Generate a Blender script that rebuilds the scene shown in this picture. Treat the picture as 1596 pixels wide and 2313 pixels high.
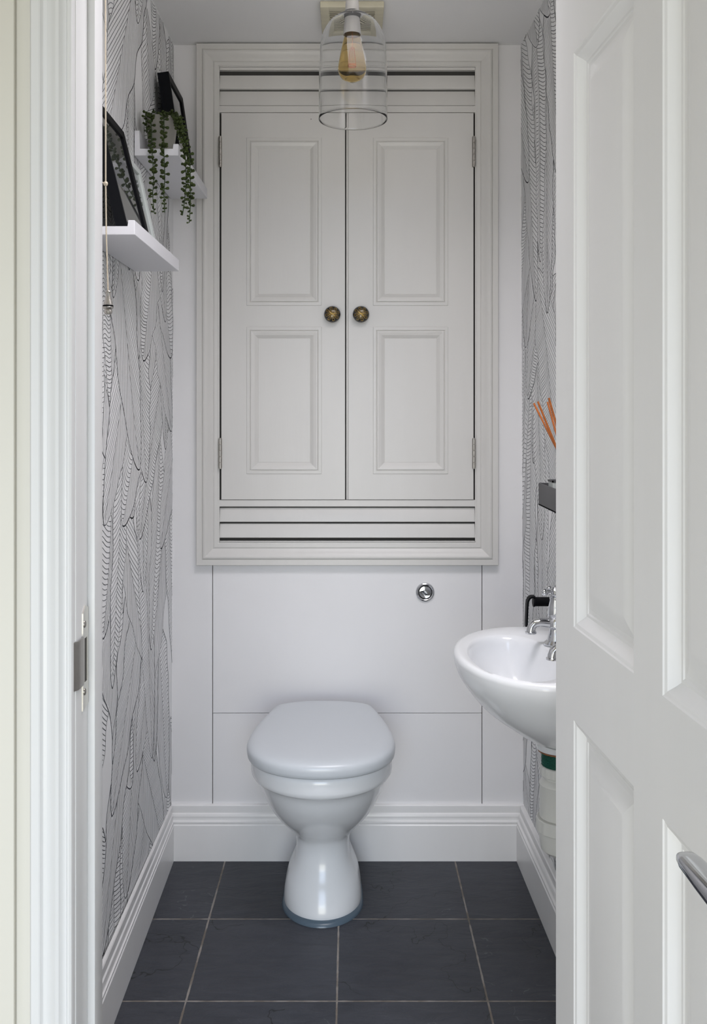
import bpy, bmesh, math, random
import numpy as np
from mathutils import Vector, Matrix
PI = math.pi
for o in list(bpy.data.objects): bpy.data.objects.remove(o)
S = bpy.context.scene
C = S.collection

# ------------------------------------------------------------------ camera
F = 2096.0; CX = 790.0; CY = 934.0; H = 1.3           # focal length in px, vanishing point, eye height
cd = bpy.data.cameras.new('camera'); cam = bpy.data.objects.new('camera', cd); C.objects.link(cam)
cam.location = (0, 0, H); cam.rotation_euler = (PI/2, 0, 0)
cd.sensor_fit = 'HORIZONTAL'; cd.sensor_width = 36; cd.lens = 36*F/1596
cd.shift_x = (798-CX)/1596; cd.shift_y = (CY-1156.5)/1596
cd.clip_start = 0.02
S.camera = cam
# ------------------------------------------------------------------ world, light, exposure
w = bpy.data.worlds.new('world'); S.world = w; w.use_nodes = True
w.node_tree.nodes['Background'].inputs[0].default_value = (0.75, 0.85, 1.0, 1)
w.node_tree.nodes['Background'].inputs[1].default_value = 0.0
def area(name, loc, rot, sx, sy, power, col):
    l = bpy.data.lights.new(name, 'AREA'); l.shape = 'RECTANGLE'; l.size = sx; l.size_y = sy
    l.energy = power; l.color = col
    o = bpy.data.objects.new(name, l); C.objects.link(o); o.location = loc; o.rotation_euler = rot
    return o
area('hall_low_window', (-0.08, -1.6, 0.60), (PI/2+math.radians(4), 0, 0), 1.5, 1.05, 34, (1.0, 1.0, 0.90))
area('hall_high_window', (0.0, -1.8, 1.65), (PI/2-math.radians(30), 0, 0), 1.9, 1.5, 11.5, (0.74, 0.9, 1.18)).data.spread = math.radians(80)
area('hall_side_fill', (-0.99, 0.3, 0.9), (PI/2, 0, -PI/2), 0.8, 1.3, 2.5, (0.84, 0.9, 1.02))  # added fill at the solid left hall wall, brightens basin and door
area('room_ceiling_fill', (0.16, 1.40, 2.37), (0, 0, 0), 0.72, 0.36, 10.4, (1.0, 0.97, 1.02)).data.spread = math.radians(138)  # added fill with no fitting; doorway light alone leaves the room too dark
S.view_settings.view_transform = 'Standard'; S.view_settings.look = 'None'
S.view_settings.exposure = 0.0; S.view_settings.gamma = 1; S.view_settings.use_curve_mapping = False

# ------------------------------------------------------------------ materials
def mat(name, col, rough=0.5, metal=0.0, bump=0.0, bscale=60, var=0.0, vscale=4, spec=0.5, coat=0.0, stretch=None):
    m = bpy.data.materials.new(name); m.use_nodes = True
    nt = m.node_tree; b = nt.nodes['Principled BSDF']
    b.inputs['Base Color'].default_value = (*col, 1); b.inputs['Roughness'].default_value = rough
    b.inputs['Metallic'].default_value = metal; b.inputs['Specular IOR Level'].default_value = spec
    b.inputs['Coat Weight'].default_value = coat; b.inputs['Coat Roughness'].default_value = 0.06
    tc = nt.nodes.new('ShaderNodeTexCoord'); src = tc.outputs['Object']
    if stretch:
        mp = nt.nodes.new('ShaderNodeMapping'); mp.inputs['Scale'].default_value = stretch
        nt.links.new(src, mp.inputs[0]); src = mp.outputs[0]
    if bump:
        n = nt.nodes.new('ShaderNodeTexNoise'); n.inputs['Scale'].default_value = bscale; n.inputs['Detail'].default_value = 4
        bp = nt.nodes.new('ShaderNodeBump'); bp.inputs['Strength'].default_value = bump; bp.inputs['Distance'].default_value = 0.002
        nt.links.new(src, n.inputs['Vector']); nt.links.new(n.outputs[0], bp.inputs['Height']); nt.links.new(bp.outputs[0], b.inputs['Normal'])
    if var:
        n = nt.nodes.new('ShaderNodeTexNoise'); n.inputs['Scale'].default_value = vscale; n.inputs['Detail'].default_value = 5
        r = nt.nodes.new('ShaderNodeValToRGB'); r.color_ramp.elements[0].position = 0.3; r.color_ramp.elements[1].position = 0.7
        r.color_ramp.elements[0].color = (*[c*(1-var) for c in col], 1); r.color_ramp.elements[1].color = (*[min(1, c*(1+var)) for c in col], 1)
        nt.links.new(src, n.inputs['Vector']); nt.links.new(n.outputs[0], r.inputs[0]); nt.links.new(r.outputs[0], b.inputs['Base Color'])
    return m
M = {}
M['wall'] = mat('wall_paint', (0.83, 0.82, 0.825), 0.6, bump=0.06, bscale=120, var=0.012, vscale=5)
M['hall'] = mat('hall_wall_paint', (0.63, 0.61, 0.55), 0.6, bump=0.05, bscale=120)
M['ceil'] = mat('ceiling_paint', (0.88, 0.875, 0.875), 0.7, bump=0.1, bscale=90)
M['hallceil'] = mat('hall_ceiling_paint', (0.66, 0.60, 0.48), 0.7)
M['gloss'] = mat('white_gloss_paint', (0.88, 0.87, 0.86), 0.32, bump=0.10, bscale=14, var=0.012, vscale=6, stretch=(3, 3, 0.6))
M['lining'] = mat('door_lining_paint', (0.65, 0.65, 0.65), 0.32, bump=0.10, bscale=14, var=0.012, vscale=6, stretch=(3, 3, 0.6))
M['door'] = mat('door_satin_paint', (0.745, 0.742, 0.745), 0.35, bump=0.10, bscale=30, var=0.01, vscale=6, stretch=(3, 3, 0.3))
M['cab'] = mat('cabinet_paint', (0.665, 0.65, 0.625), 0.38, bump=0.14, bscale=26, var=0.012, vscale=5, stretch=(3, 3, 0.5))
M['bare'] = mat('bare_board', (0.16, 0.115, 0.08), 0.8)
M['dark'] = mat('cupboard_inside', (0.05, 0.048, 0.045), 0.9)
M['paper'] = mat('wallpaper_ground', (0.90, 0.90, 0.90), 0.6)
M['ink'] = mat('wallpaper_ink', (0.012, 0.016, 0.028), 0.5)
M['ceramic'] = mat('white_ceramic', (0.86, 0.875, 0.89), 0.19, coat=0.15)
M['seat'] = mat('seat_plastic', (0.62, 0.65, 0.68), 0.3, coat=0.1)
M['chrome'] = mat('chrome', (0.62, 0.63, 0.65), 0.09, metal=1)
M['steel'] = mat('brushed_steel', (0.42, 0.40, 0.37), 0.33, metal=1, bump=0.2, bscale=200)
M['satin'] = mat('satin_nickel', (0.66, 0.64, 0.60), 0.30, metal=1)
M['black'] = mat('black_frame', (0.003, 0.0035, 0.005), 0.5, spec=0.12)
M['mount'] = mat('grey_mount', (0.09, 0.09, 0.095), 0.7)
M['whitef'] = mat('white_frame', (0.62, 0.66, 0.64), 0.45)
M['ledge'] = mat('ledge_white', (0.72, 0.72, 0.75), 0.4, bump=0.15, bscale=20, stretch=(1, 0.3, 4))
M['pot'] = mat('pot_stone', (0.30, 0.29, 0.26), 0.8, bump=0.3, bscale=60, var=0.08, vscale=30)
M['leaf'] = mat('succulent_leaf', (0.030, 0.045, 0.008), 0.6, spec=0.25, var=0.35, vscale=40)
M['stem'] = mat('succulent_stem', (0.025, 0.05, 0.012), 0.6)
M['soil'] = mat('soil', (0.02, 0.015, 0.01), 0.9, bump=0.8, bscale=100)
M['cord'] = mat('cream_cord', (0.66, 0.58, 0.46), 0.8, bump=0.5, bscale=900)
M['holder'] = mat('holder_plastic', (0.56, 0.54, 0.52), 0.4)
M['cream'] = mat('cream_plastic', (0.62, 0.58, 0.44), 0.45, var=0.06, vscale=9, stretch=(1, 8, 1))
M['grille'] = mat('grille_dark', (0.10, 0.085, 0.06), 0.8)
M['reed'] = mat('reed', (0.38, 0.105, 0.016), 0.6, var=0.2, vscale=60)
M['shelfgrey'] = mat('grey_metal_shelf', (0.085, 0.085, 0.09), 0.6)
M['pvc'] = mat('white_pvc', (0.74, 0.74, 0.70), 0.35)
M['green'] = mat('green_thread', (0.02, 0.13, 0.09), 0.5)
M['rust'] = mat('rusty_washer', (0.26, 0.11, 0.05), 0.8, var=0.4, vscale=80)
M['gold'] = mat('gold_inlay', (0.50, 0.33, 0.09), 0.35, metal=0.8)
M['knobblack'] = mat('knob_black', (0.008, 0.007, 0.006), 0.12, coat=1)
M['seal'] = mat('blue_grey_silicone', (0.09, 0.13, 0.17), 0.25)
M['filament'] = mat('filament', (0.55, 0.22, 0.03), 0.5)
M['art'] = mat('art_print', (0.035, 0.04, 0.045), 0.6, var=0.8, vscale=9)
M['art2'] = mat('pale_print', (0.42, 0.45, 0.52), 0.6, var=0.3, vscale=14)
M['glasspane'] = mat('glazing_sheen', (0.02, 0.02, 0.022), 0.02, spec=0.9, coat=1)
M['halffloor'] = mat('hall_floor', (0.38, 0.36, 0.33), 0.5)
def glass(name, col, rough=0.0, ior=1.45):
    m = bpy.data.materials.new(name); m.use_nodes = True; nt = m.node_tree
    b = nt.nodes['Principled BSDF']; b.inputs['Base Color'].default_value = (*col, 1)
    b.inputs['Roughness'].default_value = rough; b.inputs['Transmission Weight'].default_value = 1
    b.inputs['IOR'].default_value = ior
    return m
M['glass'] = glass('clear_glass', (0.985, 0.99, 0.99), ior=1.3)
M['amber'] = glass('amber_glass', (0.93, 0.78, 0.46), ior=1.14)
M['brownglass'] = glass('diffuser_glass', (0.8, 0.8, 0.78))

def slate():
    m = bpy.data.materials.new('slate_tiles'); m.use_nodes = True; nt = m.node_tree; N = nt.nodes; L = nt.links
    b = N['Principled BSDF']; tc = N.new('ShaderNodeTexCoord'); sep = N.new('ShaderNodeSeparateXYZ'); L.new(tc.outputs['Object'], sep.inputs[0])
    def math_(op, a, bb=None, c=None):
        n = N.new('ShaderNodeMath'); n.operation = op
        for i, v in enumerate((a, bb, c)):
            if v is None: continue
            if isinstance(v, (int, float)): n.inputs[i].default_value = v
            else: L.new(v, n.inputs[i])
        return n.outputs[0]
    T = 0.3336
    wob = N.new('ShaderNodeTexNoise'); wob.inputs['Scale'].default_value = 40; L.new(tc.outputs['Object'], wob.inputs['Vector'])
    wv = math_('MULTIPLY', math_('SUBTRACT', wob.outputs[0], 0.5), 0.003)
    def line(c, off):
        u = math_('DIVIDE', math_('SUBTRACT', c, off - 100*T), T)
        d = math_('ABSOLUTE', math_('SUBTRACT', math_('FRACT', math_('ADD', u, 0.5)), 0.5))
        return math_('ADD', math_('MULTIPLY', d, T), wv), math_('FLOOR', u)
    dx, ix = line(sep.outputs[0], -0.0289); dy, iy = line(sep.outputs[1], 2.386)
    d = math_('MINIMUM', dx, dy)
    g = math_('LESS_THAN', d, 0.0022)
    cmb = N.new('ShaderNodeCombineXYZ'); L.new(ix, cmb.inputs[0]); L.new(iy, cmb.inputs[1])
    wn = N.new('ShaderNodeTexWhiteNoise'); L.new(cmb.outputs[0], wn.inputs['Vector'])
    off = N.new('ShaderNodeVectorMath'); off.operation = 'MULTIPLY_ADD'; L.new(wn.outputs['Color'], off.inputs[0]); off.inputs[1].default_value = (7, 7, 7); L.new(tc.outputs['Object'], off.inputs[2])
    P = off.outputs[0]
    mp = N.new('ShaderNodeMapping'); mp.inputs['Rotation'].default_value = (0, 0, 0.5); mp.inputs['Scale'].default_value = (1, 3.2, 1); L.new(P, mp.inputs[0])
    n1 = N.new('ShaderNodeTexNoise'); n1.inputs['Scale'].default_value = 11; n1.inputs['Detail'].default_value = 9; n1.inputs['Roughness'].default_value = 0.62; n1.inputs['Distortion'].default_value = 0.8; L.new(mp.outputs[0], n1.inputs['Vector'])
    n2 = N.new('ShaderNodeTexNoise'); n2.inputs['Scale'].default_value = 3.5; n2.inputs['Detail'].default_value = 4; L.new(P, n2.inputs['Vector'])
    # cracks: thin iso-lines of a smooth noise
    n3 = N.new('ShaderNodeTexNoise'); n3.inputs['Scale'].default_value = 2.4; n3.inputs['Detail'].default_value = 5; n3.inputs['Distortion'].default_value = 0.1; L.new(P, n3.inputs['Vector'])
    n4 = N.new('ShaderNodeTexNoise'); n4.inputs['Scale'].default_value = 2.6; L.new(P, n4.inputs['Vector'])
    cr = math_('MULTIPLY', math_('LESS_THAN', math_('ABSOLUTE', math_('SUBTRACT', n3.outputs[0], 0.5)), 0.0016), math_('GREATER_THAN', n4.outputs[0], 0.53))
    sc = math_('MULTIPLY', math_('LESS_THAN', math_('ABSOLUTE', math_('SUBTRACT', n3.outputs[0], 0.60)), 0.0014), math_('GREATER_THAN', n1.outputs[0], 0.5))
    r = N.new('ShaderNodeValToRGB'); e = r.color_ramp.elements
    e[0].position = 0.3; e[0].color = (0.022, 0.024, 0.032, 1); e[1].position = 0.72; e[1].color = (0.056, 0.060, 0.074, 1)
    L.new(math_('ADD', math_('MULTIPLY', n1.outputs[0], 0.5), math_('MULTIPLY', n2.outputs[0], 0.5)), r.inputs[0])
    def mix(f, a, bb):
        x = N.new('ShaderNodeMix'); x.data_type = 'RGBA'; L.new(f, x.inputs[0])
        if isinstance(a, tuple): x.inputs[6].default_value = a
        else: L.new(a, x.inputs[6])
        x.inputs[7].default_value = bb; return x.outputs[2]
    c = mix(cr, r.outputs[0], (0.012, 0.013, 0.016, 1))
    c = mix(math_('MULTIPLY', sc, 0.45), c, (0.16, 0.17, 0.18, 1))
    gn = N.new('ShaderNodeTexNoise'); gn.inputs['Scale'].default_value = 18; L.new(tc.outputs['Object'], gn.inputs['Vector'])
    gr = N.new('ShaderNodeValToRGB'); gr.color_ramp.elements[0].position = 0.4; gr.color_ramp.elements[1].position = 0.6
    gr.color_ramp.elements[0].color = (0.17, 0.145, 0.12, 1); gr.color_ramp.elements[1].color = (0.30, 0.275, 0.25, 1); L.new(gn.outputs[0], gr.inputs[0])
    x = N.new('ShaderNodeMix'); x.data_type = 'RGBA'; L.new(g, x.inputs[0]); L.new(c, x.inputs[6]); L.new(gr.outputs[0], x.inputs[7])
    L.new(x.outputs[2], b.inputs['Base Color'])
    b.inputs['Roughness'].default_value = 0.48
    L.new(math_('ADD', math_('MULTIPLY', g, 0.35), 0.50), b.inputs['Roughness'])
    h = math_('SUBTRACT', math_('SUBTRACT', math_('MULTIPLY', n1.outputs[0], 0.7), math_('MULTIPLY', g, 0.5)), math_('MULTIPLY', cr, 0.25))
    bp = N.new('ShaderNodeBump'); bp.inputs['Strength'].default_value = 0.9; bp.inputs['Distance'].default_value = 0.006; L.new(h, bp.inputs['Height']); L.new(bp.outputs[0], b.inputs['Normal'])
    return m
M['slate'] = slate()

# ------------------------------------------------------------------ helpers
def px(x, y, d): return ((x-CX)*d/F, H-(y-CY)*d/F)
class MB:
    def __init__(s): s.bm = bmesh.new()
    def quad(s, *p, mi=0):
        f = s.bm.faces.new([s.bm.verts.new(q) for q in p]); f.material_index = mi; return s
    def box(s, x0, x1, y0, y1, z0, z1, bev=0.0, seg=2, mtx=None, mi=0):
        t = bmesh.new(); bmesh.ops.create_cube(t, size=1)
        for v in t.verts: v.co = Vector((x0+(v.co.x+.5)*(x1-x0), y0+(v.co.y+.5)*(y1-y0), z0+(v.co.z+.5)*(z1-z0)))
        if bev: bmesh.ops.bevel(t, geom=t.edges[:], offset=bev, segments=seg, affect='EDGES', profile=0.5)
        s._merge(t, mtx, mi); return s
    def _merge(s, t, mtx=None, mi=0):
        vm = {}
        for v in t.verts: vm[v] = s.bm.verts.new(mtx @ v.co if mtx else v.co)
        for f in t.faces:
            try: g = s.bm.faces.new([vm[v] for v in f.verts]); g.material_index = mi
            except ValueError: pass
        t.free()
    def rings(s, rs, cap0=True, cap1=True, mi=0):
        vs = [[s.bm.verts.new(p) for p in r] for r in rs]; n = len(vs[0])
        for a, b in zip(vs, vs[1:]):
            for i in range(n):
                f = s.bm.faces.new((a[i], a[(i+1) % n], b[(i+1) % n], b[i])); f.material_index = mi
        if cap0: s.bm.faces.new(vs[0][::-1]).material_index = mi
        if cap1: s.bm.faces.new(vs[-1]).material_index = mi
        return s
    def lathe(s, prof, org=(0, 0, 0), axis='z', n=32, cap0=True, cap1=True, mtx=None, mi=0):
        """prof: (radius, height) pairs"""
        o = Vector(org); rs = []
        for r, h in prof:
            r = max(r, 1e-5); ring = []
            for i in range(n):
                a = 2*PI*i/n; c, q = r*math.cos(a), r*math.sin(a)
                v = {'z': Vector((c, q, h)), 'y': Vector((c, h, -q)), 'x': Vector((h, c, q))}[axis]
                if mtx: v = mtx @ v
                ring.append(o+v)
            rs.append(ring)
        return s.rings(rs, cap0, cap1, mi)
    def tube(s, pts, rad, n=12, mi=0, caps=True, flat=None):
        pts = [Vector(p) for p in pts]; k = len(pts)
        if not hasattr(rad, '__len__'): rad = [rad]*k
        up = None; rs = []
        for i, p in enumerate(pts):
            t = (pts[min(i+1, k-1)]-pts[max(i-1, 0)]).normalized()
            if up is None:
                up = Vector((0, 0, 1)) if abs(t.z) < .9 else Vector((0, 1, 0))
            a = (up - t*up.dot(t)).normalized(); b = t.cross(a); up = a
            r = rad[i]; fl = flat or 1.0
            rs.append([p + a*r*math.cos(2*PI*j/n)*fl + b*r*math.sin(2*PI*j/n) for j in range(n)])
        return s.rings(rs, caps, caps, mi)
    def frame(s, x0, x1, z0, z1, prof, closed=False, mi=0):
        """mitred rectangular moulding in the XZ plane; prof: (inset, y)"""
        vs = []
        for i, y in prof:
            vs.append([s.bm.verts.new(p) for p in ((x0+i, y, z0+i), (x1-i, y, z0+i), (x1-i, y, z1-i), (x0+i, y, z1-i))])
        for a, b in zip(vs, vs[1:]):
            for i in range(4):
                f = s.bm.faces.new((a[i], a[(i+1) % 4], b[(i+1) % 4], b[i])); f.material_index = mi
        if closed: s.bm.faces.new(vs[-1])
        return s
    def sweep(s, prof, ends, mi=0):
        """straight extrusion of closed outline between two lists of points"""
        return s.rings([ends[0], ends[1]], True, True, mi)
    def build(s, name, m, parent=None, ang=35, smooth=True):
        bm = s.bm
        bmesh.ops.recalc_face_normals(bm, faces=bm.faces[:])
        for f in bm.faces: f.smooth = smooth
        if smooth:
            for e in bm.edges:
                if len(e.link_faces) == 2 and e.calc_face_angle(0) > math.radians(ang): e.smooth = False
        me = bpy.data.meshes.new(name); bm.to_mesh(me); bm.free()
        for k in (m if isinstance(m, (list, tuple)) else [m]): me.materials.append(k)
        o = bpy.data.objects.new(name, me); C.objects.link(o)
        if parent:
            o.parent = parent; o.matrix_parent_inverse = Matrix.Identity(4)
            L = world_loc(parent)
            me.transform(Matrix.Translation(-L))
        return o
def world_loc(o):
    L = Vector((0, 0, 0))
    while o is not None: L = L + Vector(o.location); o = o.parent
    return L
def tag(o, label, cat, group=None, kind=None):
    o['label'] = label; o['category'] = cat
    if group: o['group'] = group
    if kind: o['kind'] = kind
    return o
def thing(name, label, cat, loc, group=None):
    o = bpy.data.objects.new(name, None); C.objects.link(o); o.location = loc; o.empty_display_size = 0.05
    return tag(o, label, cat, group)
def centre(o, loc=None):
    """put a single-mesh thing's origin at its own place"""
    me = o.data
    if loc is None:
        vs = [v.co for v in me.vertices]
        loc = (sum(v.x for v in vs)/len(vs), sum(v.y for v in vs)/len(vs), min(v.z for v in vs))
    me.transform(Matrix.Translation(-Vector(loc))); o.location = loc; return o
def struct(o, label=None, cat=None):
    o['kind'] = 'structure'
    if label: o['label'] = label
    if cat: o['category'] = cat
    return o

# ------------------------------------------------------------------ setting: bathroom shell
YB = 2.713; YF = 1.181; ZC = 2.377
def xl(y, z): return -0.522 + 0.0074*z/ZC
def xr(y, z): return 0.507 - 0.008*z/ZC + 0.0177*(YB-y)

o = MB().quad((-1.2, -5.6, 0), (1.2, -5.6, 0), (1.2, 1.12, 0), (-1.2, 1.12, 0)).build('floor', M['halffloor'])
struct(o, 'hall floor outside the doorway', 'floor')
o = MB().box(-0.60, 0.60, 1.12, YB+0.05, -0.03, 0).build('floor', M['slate'])
struct(o, 'dark blue grey slate floor tiles with pale grout', 'floor')
o = MB().box(-0.60, 0.60, YF-0.05, YB+0.05, ZC, ZC+0.03).build('ceiling', M['ceil'])
struct(o, 'plain white ceiling of the small toilet room', 'ceiling')

# --- wallpaper drawing: overlapping long leaves, each with a midrib and hand drawn veins
def wallpaper(y0, y1, z0, z1, seed):
    rng = np.random.RandomState(seed)
    leaves = []
    row = 0; zt = z0 - 0.2
    while zt < z1 + 0.55:
        yy = y0 - 0.32 + (row % 2)*0.08 + rng.uniform(-.02, .02)
        while yy < y1 + 0.30:
            fine = rng.rand() < .5
            leaves.append(dict(fine=fine, y=yy + rng.uniform(-.03, .03), z=zt + rng.uniform(-.14, .14),
                L=rng.uniform(.55, .85), w=rng.uniform(.085, .130) if fine else rng.uniform(.060, .085), tilt=(rng.choice([-1, 1])*rng.uniform(.22, .62) if fine else rng.uniform(-.20, .20)), A=rng.uniform(-.04, .04),
                ph=rng.uniform(0, 1), wa=rng.uniform(.03, .12), wf=rng.uniform(9, 20), ws=rng.uniform(0, 6)))
            yy += rng.uniform(.14, .20)
        zt += 0.25; row += 1
    def cen(l, t): return l['A']*np.sin(PI*t*1.3 + l['ph'])
    def wid(l, t, side):
        t = np.clip(t, 0, 1)
        base = np.minimum(1, (t/.22)**.6)*np.clip(1-t**3.0, 0, 1)**.6
        return l['w']*base*(1 + l['wa']*np.sin(l['wf']*t*2 + l['ws'] + side*1.7)*np.clip((1-t)*4, 0, 1))
    def world(l, u, v):
        ct, st = math.cos(l['tilt']), math.sin(l['tilt'])
        return l['y'] + v*ct + u*st, l['z'] - u*ct + v*st
    def inside(l, Y, Z):
        ct, st = math.cos(l['tilt']), math.sin(l['tilt'])
        a, b = Y-l['y'], Z-l['z']
        u = a*st - b*ct; v = a*ct + b*st; t = u/l['L']; vv = v-cen(l, t)
        ok = (t > 0) & (t < 1)
        return ok & (np.abs(vv) < np.where(vv > 0, wid(l, t, 1), wid(l, t, -1)))
    V = []; Fs = []; base = 0
    n = len(leaves)
    for i, l in enumerate(leaves):
        pl = []
        for side in (-1, 1):
            t = np.linspace(0, 1, 110)
            pl.append((t*l['L'], cen(l, t) + side*wid(l, t, side), .00095 + .0006*(rng.rand() > .5)))
            mode = 0.0 if l['fine'] else 1.0
            if rng.rand() < .15: mode = 1-mode
            th = math.radians(rng.uniform(14, 34)) if mode < .36 else math.radians(rng.uniform(48, 86))
            bend = rng.uniform(.0, .010) if mode < .36 else rng.uniform(.003, .010)
            pitch = rng.uniform(.0085, .0105) if mode < .36 else rng.uniform(.0085, .0115)
            cot = 1/math.tan(th); du = pitch/math.sin(th)
            u0 = -l['w']*cot
            wavy = rng.uniform(.5, 1.2); curl = rng.uniform(-1, 1)
            while u0 < l['L']:
                m = int(max(8, l['w']*math.hypot(1, cot)/.006))
                s = np.linspace(0, 1, m)
                sway = bend*(1+.6*math.sin(u0*9+l['ws']))
                u = u0 + l['w']*cot*s + sway*np.sin(2*PI*s*wavy + curl)
                t = u/l['L']; v = cen(l, t) + side*s*l['w']*1.08
                ok = (t > 0.0) & (t < 1) & (s*l['w']*1.08 <= wid(l, t, side))
                if ok.sum() > 2: pl.append((u[ok], v[ok], rng.uniform(.00056, .00078)))
                u0 += du*rng.uniform(.85, 1.15)
        t = np.linspace(0, .985, 90); pl.append((t*l['L'], cen(l, t), .0006))
        # torn notch near the tip, drawn with a heavier pen
        t = np.linspace(.93, 1, 14); sd = rng.choice([-1, 1]); pl.append((t*l['L'], cen(l, t)+sd*wid(l, t, sd), .0019))
        U = np.concatenate([p[0] for p in pl]); W_ = np.concatenate([p[1] for p in pl])
        ids = np.concatenate([np.full(len(p[0]), k) for k, p in enumerate(pl)])
        hw = np.concatenate([np.full(len(p[0]), p[2]) for p in pl])
        Y, Z = world(l, U, W_)
        vis = (Y > y0) & (Y < y1) & (Z > z0) & (Z < z1)
        if not vis.any(): continue
        for j in range(n):
            o2 = leaves[j]
            if j == i or abs(o2['y']-l['y']) > .9 or abs(o2['z']-l['z']) > 1.0: continue
            # the upper rows hang over the lower ones
            if j > i: vis &= ~inside(o2, Y, Z)
        same = (ids[1:] == ids[:-1]) & vis[1:] & vis[:-1]
        if not same.any(): continue
        dY = np.gradient(Y); dZ = np.gradient(Z)
        brk = np.where(ids[1:] != ids[:-1])[0]
        dY[brk] = Y[brk]-Y[brk-1]; dZ[brk] = Z[brk]-Z[brk-1]
        nx = np.minimum(brk+2, len(Y)-1); dY[brk+1] = Y[nx]-Y[brk+1]; dZ[brk+1] = Z[nx]-Z[brk+1]
        ln = np.hypot(dY, dZ)+1e-9; ny, nz = -dZ/ln*hw, dY/ln*hw
        V.append(np.stack([np.stack([Y+ny, Z+nz], 1), np.stack([Y-ny, Z-nz], 1)], 1).reshape(-1, 2))
        k = np.where(same)[0]
        Fs.append(np.stack([2*k, 2*k+1, 2*k+3, 2*k+2], 1)+base); base += 2*len(Y)
    V = np.concatenate(V); Fs = np.concatenate(Fs)
    used = np.unique(Fs); rm = np.full(len(V), -1); rm[used] = np.arange(len(used))
    return V[used], rm[Fs]
def papered_wall(name, fx, sgn, seed, label):
    V, Fs = wallpaper(YF, YB, 0.0, ZC, seed)
    X = np.array(fx(V[:, 0], V[:, 1])) + sgn*0.0004
    vv = np.stack([X, V[:, 0], V[:, 1]], 1).tolist()
    nb = len(vv)
    c = [(YF-0.03, 0), (YB+0.02, 0), (YB+0.02, ZC+.01), (YF-0.03, ZC+.01)]
    for off in (0, -0.05*sgn):
        vv += [(float(fx(a, b))+off, a, b) for a, b in c]
    fb = [(0, 1, 2, 3), (4, 7, 6, 5), (0, 4, 5, 1), (1, 5, 6, 2), (2, 6, 7, 3), (3, 7, 4, 0)]
    fs = Fs.tolist() + [tuple(nb+k for k in f) for f in fb]
    me = bpy.data.meshes.new(name); me.from_pydata(vv, [], fs)
    me.materials.append(M['paper']); me.materials.append(M['ink'])
    mi = np.zeros(len(fs), dtype=np.int32); mi[:len(Fs)] = 1
    me.polygons.foreach_set('material_index', mi); me.update()
    o = bpy.data.objects.new(name, me); C.objects.link(o); struct(o, label, 'wall')
papered_wall('wall_left', xl, 1, 5, 'left wall papered in black line drawn leaves')
papered_wall('wall_right', xr, -1, 11, 'right wall papered in black line drawn leaves')

# back wall with board joints
xa, _ = px(480, 0, YB); xb, _ = px(1088, 0, YB); zs = px(0, 1611, YB)[1]
g = 0.0011
mb = MB()
mb.box(-0.56, xa-g, YB, YB+0.012, 0, 1.0); mb.box(xb+g, 0.56, YB, YB+0.012, 0, 1.0)
mb.box(-0.56, 0.56, YB, YB+0.012, 1.0, ZC)
mb.box(-0.56, 0.56, YB+0.012, YB+0.05, 0, ZC, mi=1)
struct(mb.build('wall_back', [M['wall'], M['bare']]), 'plain white back wall behind the cupboard and toilet', 'wall')
o = MB().box(xa+g, xb-g, YB-0.0004, YB+0.0116, zs+0.0008, 0.9995, bev=.0006, seg=1).build('access_panel', M['wall'])
tag(centre(o), 'upper smooth white access panel with the chrome flush button, below the cupboard', 'panel', 'boxing panels behind the toilet')
o = MB().box(xa+g, xb-g, YB-0.0004, YB+0.0116, 0.02, zs-0.0008, bev=.0006, seg=1).build('access_panel', M['wall'])
tag(centre(o), 'lower smooth white access panel directly behind the toilet pan, above the skirting', 'panel', 'boxing panels behind the toilet')

# front wall with the doorway, seen edge-on
XJ = -0.3238; XH = 0.2925; ZD = 2.06
mb = MB()
mb.box(-1.15, XJ-0.03, 1.10, YF, 0, 2.5); mb.box(XH+0.03, 1.15, 1.10, YF, 0, 2.5); mb.box(XJ-0.03, XH+0.03, 1.10, YF, ZD+.03, 2.5)
struct(mb.build('wall_front', M['hall']), 'pale hall wall around the doorway', 'wall')
x0 = px(32, 0, 1.092)[0]
struct(MB().box(-1.0, x0, 1.092, 1.10, 0, 2.5, bev=.003).build('wall_hall_left_return', M['hall']), 'projecting strip of hall wall at far left', 'wall')
struct(MB().box(-1.05, -1.0, -5.6, 1.10, 0, 2.5).build('wall_hall_left', M['hall']), 'hall wall on the left', 'wall')
struct(MB().box(1.0, 1.05, -5.6, 1.10, 0, 2.5).build('wall_hall_right', M['hall']), 'hall wall on the right', 'wall')
struct(MB().box(-1.05, 1.05, -5.65, -5.6, 0, 2.5).build('wall_hall_end', M['hall']), 'hall wall behind the viewer', 'wall')
struct(MB().box(-1.05, 1.05, -5.65, 1.12, 2.5, 2.53).build('ceiling', M['hallceil']), 'hall ceiling outside the doorway', 'ceiling')

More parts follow.
